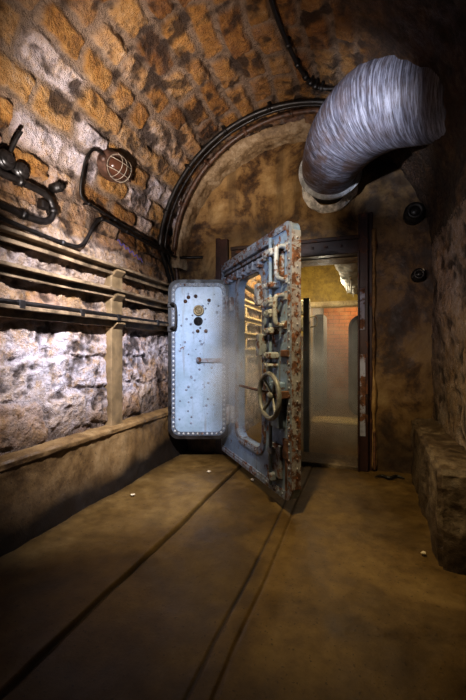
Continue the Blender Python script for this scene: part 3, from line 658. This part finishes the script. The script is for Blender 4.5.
# caged bulkhead lamp
ax = (Vector((VX, 0, VZ)) - Vector((-1.75, 0, 2.48))).normalized()      # inward normal
ly = Vector((0, 1, 0)); lt = ax.cross(ly).normalized(); lc = Vector((-1.762, 2.33, 2.478))
Ml = Matrix((( *[ly[0], lt[0], ax[0]], lc[0]), (*[ly[1], lt[1], ax[1]], lc[1]), (*[ly[2], lt[2], ax[2]], lc[2]), (0, 0, 0, 1)))
lamp = thing('bulkhead_lamp', 'oval rusty bulkhead lamp with a wire cage on the left vault', 'lamp', tuple(lc))
def lb(b, name, m, parent=lamp): 
    for v in b.bm.verts: v.co = Ml @ v.co
    return b.build(name, m, parent, True)
b = MB(); t = bmesh.new(); bmesh.ops.create_cone(t, cap_ends=True, segments=28, radius1=0.115, radius2=0.105, depth=0.07)
b.merge(t, Matrix.Translation((0, 0, 0.015)) @ Matrix.Diagonal((1.35, 0.95, 1, 1)), 0); b.cyl((-0.16, 0, 0.02), (-0.11, 0, 0.02), 0.028, 12); b.box(0.08, 0.19, -0.035, 0.035, -0.02, 0.04, 0.01)
lb(b, 'base', M['lamp_body'])
k = N('smoked_lamp_glass'); k.fin(k.mix(k.noise(12), (0.05, 0.022, 0.014), (0.12, 0.055, 0.032)), 0.18); M['lampglass'] = k.m
b = MB(); b.ball((0, 0, 0.04), 0.085, (1.3, 0.9, 0.85), 22); lb(b, 'glass_dome', M['lampglass'])
b = MB()
for y0 in (-0.035, 0.035):
    b.tube([(0.118 * math.cos(a), y0, 0.04 + 0.082 * math.sin(a)) for a in [PI * i / 14 for i in range(15)]], 0.0028, 6)
for x0 in (-0.055, 0.0, 0.055):
    b.tube([(x0, 0.086 * math.cos(a), 0.04 + 0.082 * math.sin(a)) for a in [PI * i / 14 for i in range(15)]], 0.0028, 6)
b.tube([(0.125 * math.cos(a), 0.088 * math.sin(a), 0.045) for a in [2 * PI * i / 30 for i in range(30)]], 0.007, 6, True)
lb(b, 'wire_cage', M['wirecage'])

# knobs and junction boxes at far left
def knob(name, c, r, label, cat, group=None):
    root = thing(name, label, cat, c); b = MB(); b.cyl((c[0] - 0.06, c[1], c[2]), (c[0] + 0.01, c[1], c[2]), r, 16); b.ball((c[0] + 0.01, c[1], c[2]), r * 0.9, (.5, 1, 1), 14); b.build('body', M['conduit'], root, True)
    b = MB(); b.cyl((c[0] + 0.015, c[1], c[2]), (c[0] + 0.035, c[1], c[2]), r * 0.4, 8); b.build('cap', M['gasket'], root, True)
knob('cable_outlet', (-1.835, 1.875, 2.145), 0.030, 'small black round cable outlet on the left wall above the hairpin loop end', 'cable outlet')
knob('junction_box', (-1.835, 1.60, 2.125), 0.045, 'larger round black junction box above the hairpin loop', 'junction box')
knob('junction_box', (-1.835, 1.50, 2.14), 0.052, 'black junction box cut by the left edge of the photo', 'junction box')
b = MB(); b.tube(smooth_path([(-1.835, 1.52, 2.17), (-1.815, 1.53, 2.24), (-1.78, 1.545, 2.31)], 5), 0.012, 8); tag(b.build('pipe_stub', M['conduit']), 'short black upright pipe stub over the junction box at the left edge', 'pipe')
b = MB(); b.box(-1.875, -1.825, 1.735, 1.79, 1.965, 2.015, 0.008); tag(b.build('wall_plug', M['conduit']), 'small dark square plug inside the hairpin loop', 'plug')
# violet paint scribble on the wall
b = MB(); pts = []
for i in range(22): pts.append((-1.868 + 0.0, 2.52 + i * 0.017, 1.985 - i * 0.004 + 0.016 * math.sin(i * 1.7)))
b.tube(smooth_path(pts, 3), 0.0035, 6); tag(b.build('paint_scribble', M['violet']), 'faded violet paint scribble on the left wall above the rails', 'paint mark')

# wall fittings at right of the far wall
def stub(c, r, label):
    root = thing('pipe_fitting', label, 'fitting', c)
    b = MB(); b.cyl((c[0], c[1] + 0.08, c[2]), (c[0], c[1] - 0.035, c[2]), r, 20); b.build('flange', M['conduit'], root, True)
    b = MB(); b.tube([(c[0] + r * 0.62 * math.cos(a), c[1] - 0.06, c[2] + r * 0.62 * math.sin(a)) for a in [2 * PI * i / 20 for i in range(20)]], r * 0.2, 8, True); b.cyl((c[0], c[1] - 0.03, c[2]), (c[0], c[1] - 0.06, c[2]), r * 0.62, 16); b.build('nozzle', M['gasket'], root, True)
    return root
stub((0.43, 3.56, 2.29), 0.085, 'upper dark round pipe fitting high on the far wall right of the door')
st = stub((0.462, 3.57, 1.75), 0.055, 'lower dark round pipe fitting right of the door with a pale chip')
b = MB(); b.ball((0.495, 3.525, 1.775), 0.018, (0.7, .6, 1.3), 8); b.build('chip', M['chip'], st, True)
# pipes on the wall to the right of the frame
b = MB(); b.tube(smooth_path([(0.108, 3.59, 0.01), (0.104, 3.585, 0.12), (0.108, 3.59, 0.25), (0.104, 3.585, 0.36)], 6), 0.013, 8); tag(b.build('thin_pipe', M['rust']), 'short rusty pipe upright on the floor just right of the door frame', 'pipe')
struct(rough_block('trim_6', [(0.088, 3.585, 0.02), (0.125, 3.60, 0.02), (0.125, 3.66, 0.02), (0.088, 3.66, 0.02)], [(0.088, 3.585, 2.2), (0.12, 3.60, 2.2), (0.12, 3.66, 2.2), (0.088, 3.66, 2.2)], M['stucco'], 60, 0.02, 7.7, 0.006))

# floor litter
b = MB(); b.tube(smooth_path([(0.10, 3.38, 0.014), (0.16, 3.43, 0.018), (0.22, 3.40, 0.016), (0.28, 3.46, 0.02), (0.34, 3.43, 0.014)], 5), [0.004 + 0.010 * math.sin(PI * i / 20) for i in range(21)], 8)
tag(b.build('rubber_scrap', M['scrap']), 'black scrap of rubber on the floor right of the doorway', 'scrap')
random.seed(21)
def chips(name, c, label, r=0.016, m='chip'):
    b = MB(); t = bmesh.new(); bmesh.ops.create_icosphere(t, subdivisions=2, radius=r)
    for v in t.verts: v.co += v.co.normalized() * r * 0.5 * mnoise.noise(v.co * 60 + Vector(c) * 7); v.co.z *= 0.45
    b.merge(t, Matrix.Translation(c)); tag(b.build(name, M[m]), label, 'stone chip')
chips('stone_chip', (-1.61, 2.35, 0.025), 'pale stone chip on the floor at the foot of the left plinth')
chips('stone_chip', (-1.28, 3.02, 0.025), 'pale stone chip on the floor below the hatch panel', 0.018)
chips('stone_chip', (-0.86, 2.98, 0.018), 'pale stone chip on the floor under the blast door', 0.02)
chips('stone_chip', (0.31, 2.20, 0.018), 'pale stone chip beside the near end of the right curb', 0.014)

# ------------------------------------------------------------------ inner chamber
IX0, IX1, IY1 = -1.45, 0.40, 5.78
ICX, ICR = 0.5 * (IX0 + IX1), 0.5 * (IX1 - IX0); ISZ = 1.50
rows = np.array([-0.2, 0.12, 0.34, 0.58, 0.80, 1.04, 1.27, 1.5, 1.8])
S, T = np.meshgrid(np.linspace(YI, IY1, 130), np.linspace(-0.02, ISZ, 100), indexing='ij')
disp, mort, tone, rk = lay(S, T, rows, 0.4, 14)
struct(grid_obj('wall_chamber_left', np.stack([IX0 - 0.05 + disp, S, T], -1), M['stone_warm'], dict(mort=mort, tone=0.55 + 0.4 * tone, white=0.3, hgt=rk, dark=0.6 * sst(0.4, 0.1, T))))
rows = np.arange(0, 3.6, 0.13)
S, T = np.meshgrid(np.linspace(YI, IY1, 130), np.linspace(-0.01, PI * ICR + 0.01, 190), indexing='ij')
disp, mort, tone, rk = lay(S, T, rows, 0.25, 15, 0.012, 0.015, 0.012)
a = PI - T / ICR
struct(grid_obj('ceiling_chamber', np.stack([ICX + (ICR + 0.02 - disp) * np.cos(a), S, ISZ + (ICR + 0.02 - disp) * np.sin(a)], -1), M['stone_warm'], dict(mort=mort, tone=0.4 + 0.35 * tone, white=0.05, hgt=rk, dark=0.1)))
S, T = np.meshgrid(np.linspace(YI, IY1, 60), np.linspace(-0.02, ISZ, 60), indexing='ij'); rk = rock(S, T, 46)
struct(grid_obj('wall_chamber_right', np.stack([IX1 - 0.02 * rk, S, T], -1), M['stone_warm'], dict(mort=0.3, tone=0.4, white=0.1, hgt=rk, dark=0.4)))
b = MB(); b.box(-2.0, 0.8, 3.98, 9.2, -0.12, 0.0); fl2 = b.build('floor_chamber', M['floor']); struct(fl2)
at_ = fl2.data.attributes.new('dark', 'FLOAT', 'POINT')
# partition with a second doorway
PX0, PX1, PZ = -0.745, 0.02, 1.80
b = MB()
for (x0, x1, z0, z1) in ((-1.9, PX0, 0, 2.8), (PX1, 0.8, 0, 2.8), (PX0, PX1, PZ, 2.8)): b.box(x0, x1, IY1, IY1 + 0.22, z0, z1)
struct(b.build('wall_partition', M['olive']))
struct(rough_block('trim_4', [(PX0 - 0.12, IY1 - 0.05, PZ - 0.06), (PX1 + 0.1, IY1 - 0.05, PZ - 0.06), (PX1 + 0.1, IY1 + 0.02, PZ - 0.06), (PX0 - 0.12, IY1 + 0.02, PZ - 0.06)],
                   [(PX0 - 0.12, IY1 - 0.05, PZ + 0.03), (PX1 + 0.1, IY1 - 0.05, PZ + 0.03), (PX1 + 0.1, IY1 + 0.02, PZ + 0.03), (PX0 - 0.12, IY1 + 0.02, PZ + 0.03)], M['sand'], 10, 0.012, 5, 0.008))
struct(rough_block('trim_5', [(PX0, IY1 - 0.10, -0.03), (PX1, IY1 - 0.10, -0.03), (PX1, IY1 + 0.3, -0.03), (PX0, IY1 + 0.3, -0.03)],
                   [(PX0, IY1 - 0.10, 0.045), (PX1, IY1 - 0.10, 0.045), (PX1, IY1 + 0.3, 0.045), (PX0, IY1 + 0.3, 0.045)], M['sand'], 10, 0.008, 9, 0.008))
# corridor beyond
b = MB(); b.box(-0.92, -0.82, IY1 + 0.22, 8.7, 0, 2.6); struct(b.build('wall_corridor_left', M['bluegrey']))
b = MB(); b.box(0.35, 0.45, IY1 + 0.22, 8.7, 0, 2.6); struct(b.build('wall_corridor_right', M['bluegrey']))
b = MB(); b.box(-1.0, 0.5, 8.6, 8.72, 0, 2.6); struct(b.build('wall_corridor_end', M['brick']))
b = MB(); b.box(-1.0, 0.5, IY1 + 0.22, 8.7, 2.4, 2.5); struct(b.build('ceiling_corridor', M['olive']))
# grey locker panels on corridor left
lk = thing('locker', 'grey blue steel cabinet seen through both doorways on the left', 'cabinet', (-0.75, 7.0, 0))
b = MB(); b.box(-0.81, -0.66, 6.9, 7.6, 0.0, 1.75, 0.01); b.build('body', M['bluegrey'], lk, True)
b = MB(); b.box(-0.80, -0.69, 6.885, 6.902, 0.06, 1.70, 0.006); b.build('door', M['innerdoor'], lk, True)
# rounded steel door leaf beyond
ird = thing('round_cornered_door', 'dark round cornered steel door leaf beyond the inner doorway on the right', 'door', (0.1, 6.35, 0))
b = MB(); b.poly(rrect(-0.20, 0.33, 0.03, 1.66, 0.20, 8), 6.33, 6.39, 0.008); b.build('leaf', M['innerdoor'], ird, True)
b = MB(); ring_plate(b, rrect(-0.21, 0.34, 0.02, 1.67, 0.21, 8), rrect(-0.16, 0.29, 0.07, 1.62, 0.17, 8), 6.325, 6.34); b.build('rim', M['gasket'], ird, True)
# inner door leaf seen edge on
ia = Vector((-0.628, 4.55, 0)); ib = Vector((-0.765, 5.73, 0)); idv = ib - ia
idr = thing('inner_door', 'narrow steel door leaf seen edge on inside the inner chamber', 'door', tuple(ib), math.atan2(ia.y - ib.y, ia.x - ib.x))
LL = idv.length
b = MB(); b.poly(rrect(0, LL - 0.02, 0.03, 1.72, 0.03), -0.03, 0.03, 0.004); b.build('leaf', M['innerdoor'], idr)
b = MB(); b.box(LL - 0.03, LL, -0.036, 0.036, 0.03, 1.72, 0.006); b.build('edge_strip', M['edge'], idr)
for z in (1.62, 1.42, 1.18, 0.9, 0.5):
    b = MB(); b.box(LL - 0.05, LL + 0.015, -0.095, -0.03, z - 0.09, z + 0.09, 0.01); b.cyl((LL + 0.01, -0.07, z - 0.05), (LL + 0.01, -0.07, z + 0.05), 0.016, 8); b.build('latch', M['edge'], idr)
b = MB(); b.tube(smooth_path([(LL - 0.02, 0.03, 1.50), (LL + 0.03, 0.10, 1.50), (LL + 0.03, 0.11, 1.40), (LL - 0.02, 0.03, 1.38)], 5), 0.010, 8); b.build('handle', M['edge'], idr)
# upright behind the main door
b = MB(); b.box(-0.60, -0.545, 4.02, 4.08, 0.0, 1.66, 0.006); b.box(-0.555, -0.535, 4.0, 4.03, 0.0, 1.66, 0.003)
tag(b.build('steel_upright', M['innerdoor']), 'dark steel upright just inside the doorway behind the blast door edge', 'post')
# crusted white duct
wd = thing('crusted_duct', 'white limescale crusted duct hanging under the inner chamber vault', 'duct', (-0.15, 4.1, 2.1))
pa, pb = Vector((-0.145, 3.965, 2.115)), Vector((-0.115, 5.74, 2.06)); n = 90; P = np.zeros((n, 33, 3))
for i in range(n):
    c = pa.lerp(pb, i / (n - 1))
    for k_ in range(33):
        a = 2 * PI * k_ / 32; rr = 0.135 + 0.010 * math.sin(i * 0.9) + 0.028 * mnoise.fractal(Vector((math.cos(a) * 1.5, c.y * 5, math.sin(a) * 1.5)), 1, 2, 4)
        P[i, k_] = (c.x + rr * math.cos(a), c.y, c.z + rr * math.sin(a))
o = grid_obj('duct_pipe', P, M['whiteduct']); o.data.transform(wd.matrix_basis.inverted()); o.parent = wd
random.seed(5)
for i in range(6):
    y = 4.6 + i * 0.19; x = -0.13 + random.uniform(-0.06, 0.02); l = random.uniform(0.05, 0.13)
    b = MB(); b.tube([(x, y, 1.965), (x, y, 1.93 - l * 0.4), (x, y, 1.93 - l)], [0.014, 0.007, 0.002], 6); b.build('drip', M['whiteduct'], wd, True)
# rails and cables on chamber left wall
ir = thing('cable_rack', 'pale cable rails on the lit wall seen through the hatch opening', 'cable rack', (-1.42, 4.8, 1.2))
for z in (1.70, 1.50, 1.30, 1.10):
    b = MB(); b.box(-1.39, -1.34, 4.0, 5.74, z, z + 0.025, 0.004); b.box(-1.40, -1.385, 4.0, 5.74, z - 0.05, z + 0.02, 0.004); b.build('rail', M['sand'], ir, True)
for y in (4.5, 5.4):
    b = MB(); b.box(-1.44, -1.395, y, y + 0.06, 0.4, 1.76, 0.006); b.build('upright', M['sand'], ir, True)
b = MB(); b.tube(smooth_path([(-1.30, 4.0, 1.86), (-1.30, 4.7, 1.83), (-1.30, 5.3, 1.80), (-1.30, 5.72, 1.84)], 8), 0.028, 8); tag(b.build('thick_cable', M['conduit']), 'thick dark cable sagging along the inner chamber wall', 'cable')
b = MB(); b.tube(smooth_path([(-1.36, 4.9, 1.84), (-1.25, 4.92, 2.0), (-1.20, 4.95, 2.12), (-1.14, 4.98, 2.06), (-1.16, 5.0, 1.95), (-1.27, 5.02, 1.84), (-1.35, 5.05, 1.70)], 6), 0.013, 8); tag(b.build('cable_loop', M['conduit']), 'dark looped cable hanging at the top of the hatch opening', 'cable')

# ------------------------------------------------------------------ mist
b = MB(); b.box(-1.29, -0.045, 2.72, 5.72, 0.05, 2.0)
mist = tag(b.build('mist', None), 'pale mist drifting through the doorway and hatch opening', 'mist', kind='stuff')
mist.data.materials.clear()
k = N('mist_volume'); k.t.nodes.remove(k.b)
vol = k.n('ShaderNodeVolumeScatter'); out = [x for x in k.t.nodes if x.type == 'OUTPUT_MATERIAL'][0]; k.l(vol.outputs[0], out.inputs['Volume'])
def blob(c, r, sc_=(1, 1, 1)):
    m = k.n('ShaderNodeMapping'); tc = k.n('ShaderNodeTexCoord'); k.l(tc.outputs['Object'], m.inputs['Vector'])
    m.inputs['Scale'].default_value = sc_; m.inputs['Location'].default_value = tuple(-c[i] * sc_[i] for i in range(3))
    vm = k.n('ShaderNodeVectorMath', operation='LENGTH'); k.l(m.outputs[0], vm.inputs[0]); return k.mp(vm.outputs['Value'], 0, r, 1, 0)
den = k.mth('ADD', k.mth('MULTIPLY', blob((-0.45, 4.5, 0.55), 1.0, (1, 0.75, 0.8)), 1.0), k.mth('MULTIPLY', blob((-1.05, 3.15, 1.0), 0.5, (1.0, 0.9, 0.6)), 2.4))
nz = k.mp(k.noise(2.6, 3, 0.5, None, 0.8), 0.35, 0.65, 0.15, 1.0)
k.put(vol.inputs['Density'], k.mth('MULTIPLY', k.mth('MULTIPLY', den, nz), 1.9)); vol.inputs['Color'].default_value = (0.92, 0.95, 1, 1); vol.inputs['Anisotropy'].default_value = 0.2
mist.data.materials.append(k.m)

# ------------------------------------------------------------------ lights
def spot(name, loc, tgt, e, col, ang, blend=1.0, r=0.06):
    l = bpy.data.lights.new(name, 'SPOT'); l.energy = e; l.color = col; l.spot_size = math.radians(ang); l.spot_blend = blend; l.shadow_soft_size = r
    o = bpy.data.objects.new(name, l); C.objects.link(o); o.location = loc
    o.rotation_euler = (Vector(tgt) - Vector(loc)).to_track_quat('-Z', 'Y').to_euler(); return o
def point(name, loc, e, col, r=0.08):
    l = bpy.data.lights.new(name, 'POINT'); l.energy = e; l.color = col; l.shadow_soft_size = r
    o = bpy.data.objects.new(name, l); C.objects.link(o); o.location = loc; return o
spot('key_lamp', (-0.85, 1.35, 2.15), (-1.88, 2.38, 0.92), 430, (0.91, 0.90, 1.0), 78, 1.0, 0.03)
spot('vault_lamp', (-1.15, 0.95, 1.45), (-1.55, 2.1, 2.58), 265, (1.0, 0.88, 0.82), 70, 1.0, 0.03)
spot('hatch_lamp', (-0.75, 1.2, 1.9), (-1.45, 3.3, 1.62), 88, (0.84, 0.89, 1.0), 30)
spot('duct_lamp', (-0.7, 1.5, 2.1), (0.06, 2.95, 2.82), 145, (0.88, 0.91, 1.0), 42, 1.0, 0.03)
spot('tympanum_lamp', (-1.0, 1.9, 2.0), (-0.95, 3.62, 2.50), 58, (1.0, 0.83, 0.60), 54)
spot('door_lamp', (-0.75, 0.9, 1.9), (-0.68, 2.75, 1.80), 118, (0.88, 0.92, 1.0), 30)
spot('floor_lamp', (-0.45, 1.5, 2.7), (-0.35, 2.70, 0.0), 215, (1.0, 0.79, 0.42), 76)
spot('crown_lamp', (-0.6, 1.0, 1.3), (-0.8, 2.2, 3.1), 64, (1.0, 0.80, 0.66), 66, 1.0, 0.03)
spot('right_fill', (-0.5, 1.3, 1.5), (0.30, 3.6, 1.4), 38, (1.0, 0.78, 0.62), 46)  # added fill to lift the right of the far wall, no fixture there
spot('side_fill', (-0.25, 0.9, 1.7), (0.55, 2.5, 1.75), 40, (0.95, 0.90, 0.95), 52, 1.0, 0.03)  # added unseen spot raking along the right wall
spot('chamber_lamp', (-0.55, 4.5, 2.2), (-1.45, 5.1, 1.15), 150, (1.0, 0.84, 0.54), 110, 1.0, 0.08)
point('chamber_fill', (-0.50, 5.1, 1.9), 12, (1.0, 0.9, 0.7))
point('inner_door_fill', (-0.85, 4.30, 1.93), 6, (1.0, 0.92, 0.75))  # unseen fill added to brighten the inner door's edge
spot('sill_accent', (-0.25, 5.35, 1.75), (-0.35, 5.85, 0.0), 60, (1.0, 0.80, 0.36), 34)  # added spot that makes the sill a bright strip, no fitting there
point('corridor_lamp', (0.05, 7.6, 1.9), 42, (1.0, 0.70, 0.42))
w = bpy.data.worlds.new('World'); sc.world = w; w.use_nodes = True
w.node_tree.nodes['Background'].inputs[0].default_value = (0.5, 0.45, 0.4, 1); w.node_tree.nodes['Background'].inputs[1].default_value = 0.0

# ------------------------------------------------------------------ camera
cam = bpy.data.cameras.new('Camera'); co = bpy.data.objects.new('Camera', cam); C.objects.link(co)
cam.sensor_fit = 'VERTICAL'; cam.sensor_height = 36; cam.lens = 36 * 370 / 700; cam.shift_y = 0.0; cam.clip_start = 0.02
co.location = (0, 0, 1.1); co.rotation_euler = (PI / 2, 0, math.atan(129 / 370))
sc.camera = co
sc.view_settings.view_transform = 'Standard'; sc.view_settings.look = 'None'
for lk_ in ('Medium High Contrast', 'High Contrast'):
    try: sc.view_settings.look = lk_; break
    except TypeError: pass
sc.cycles.use_denoising = True
sc.cycles.denoising_prefilter = 'NONE'
sc.cycles.max_bounces = 6; sc.cycles.volume_bounces = 1
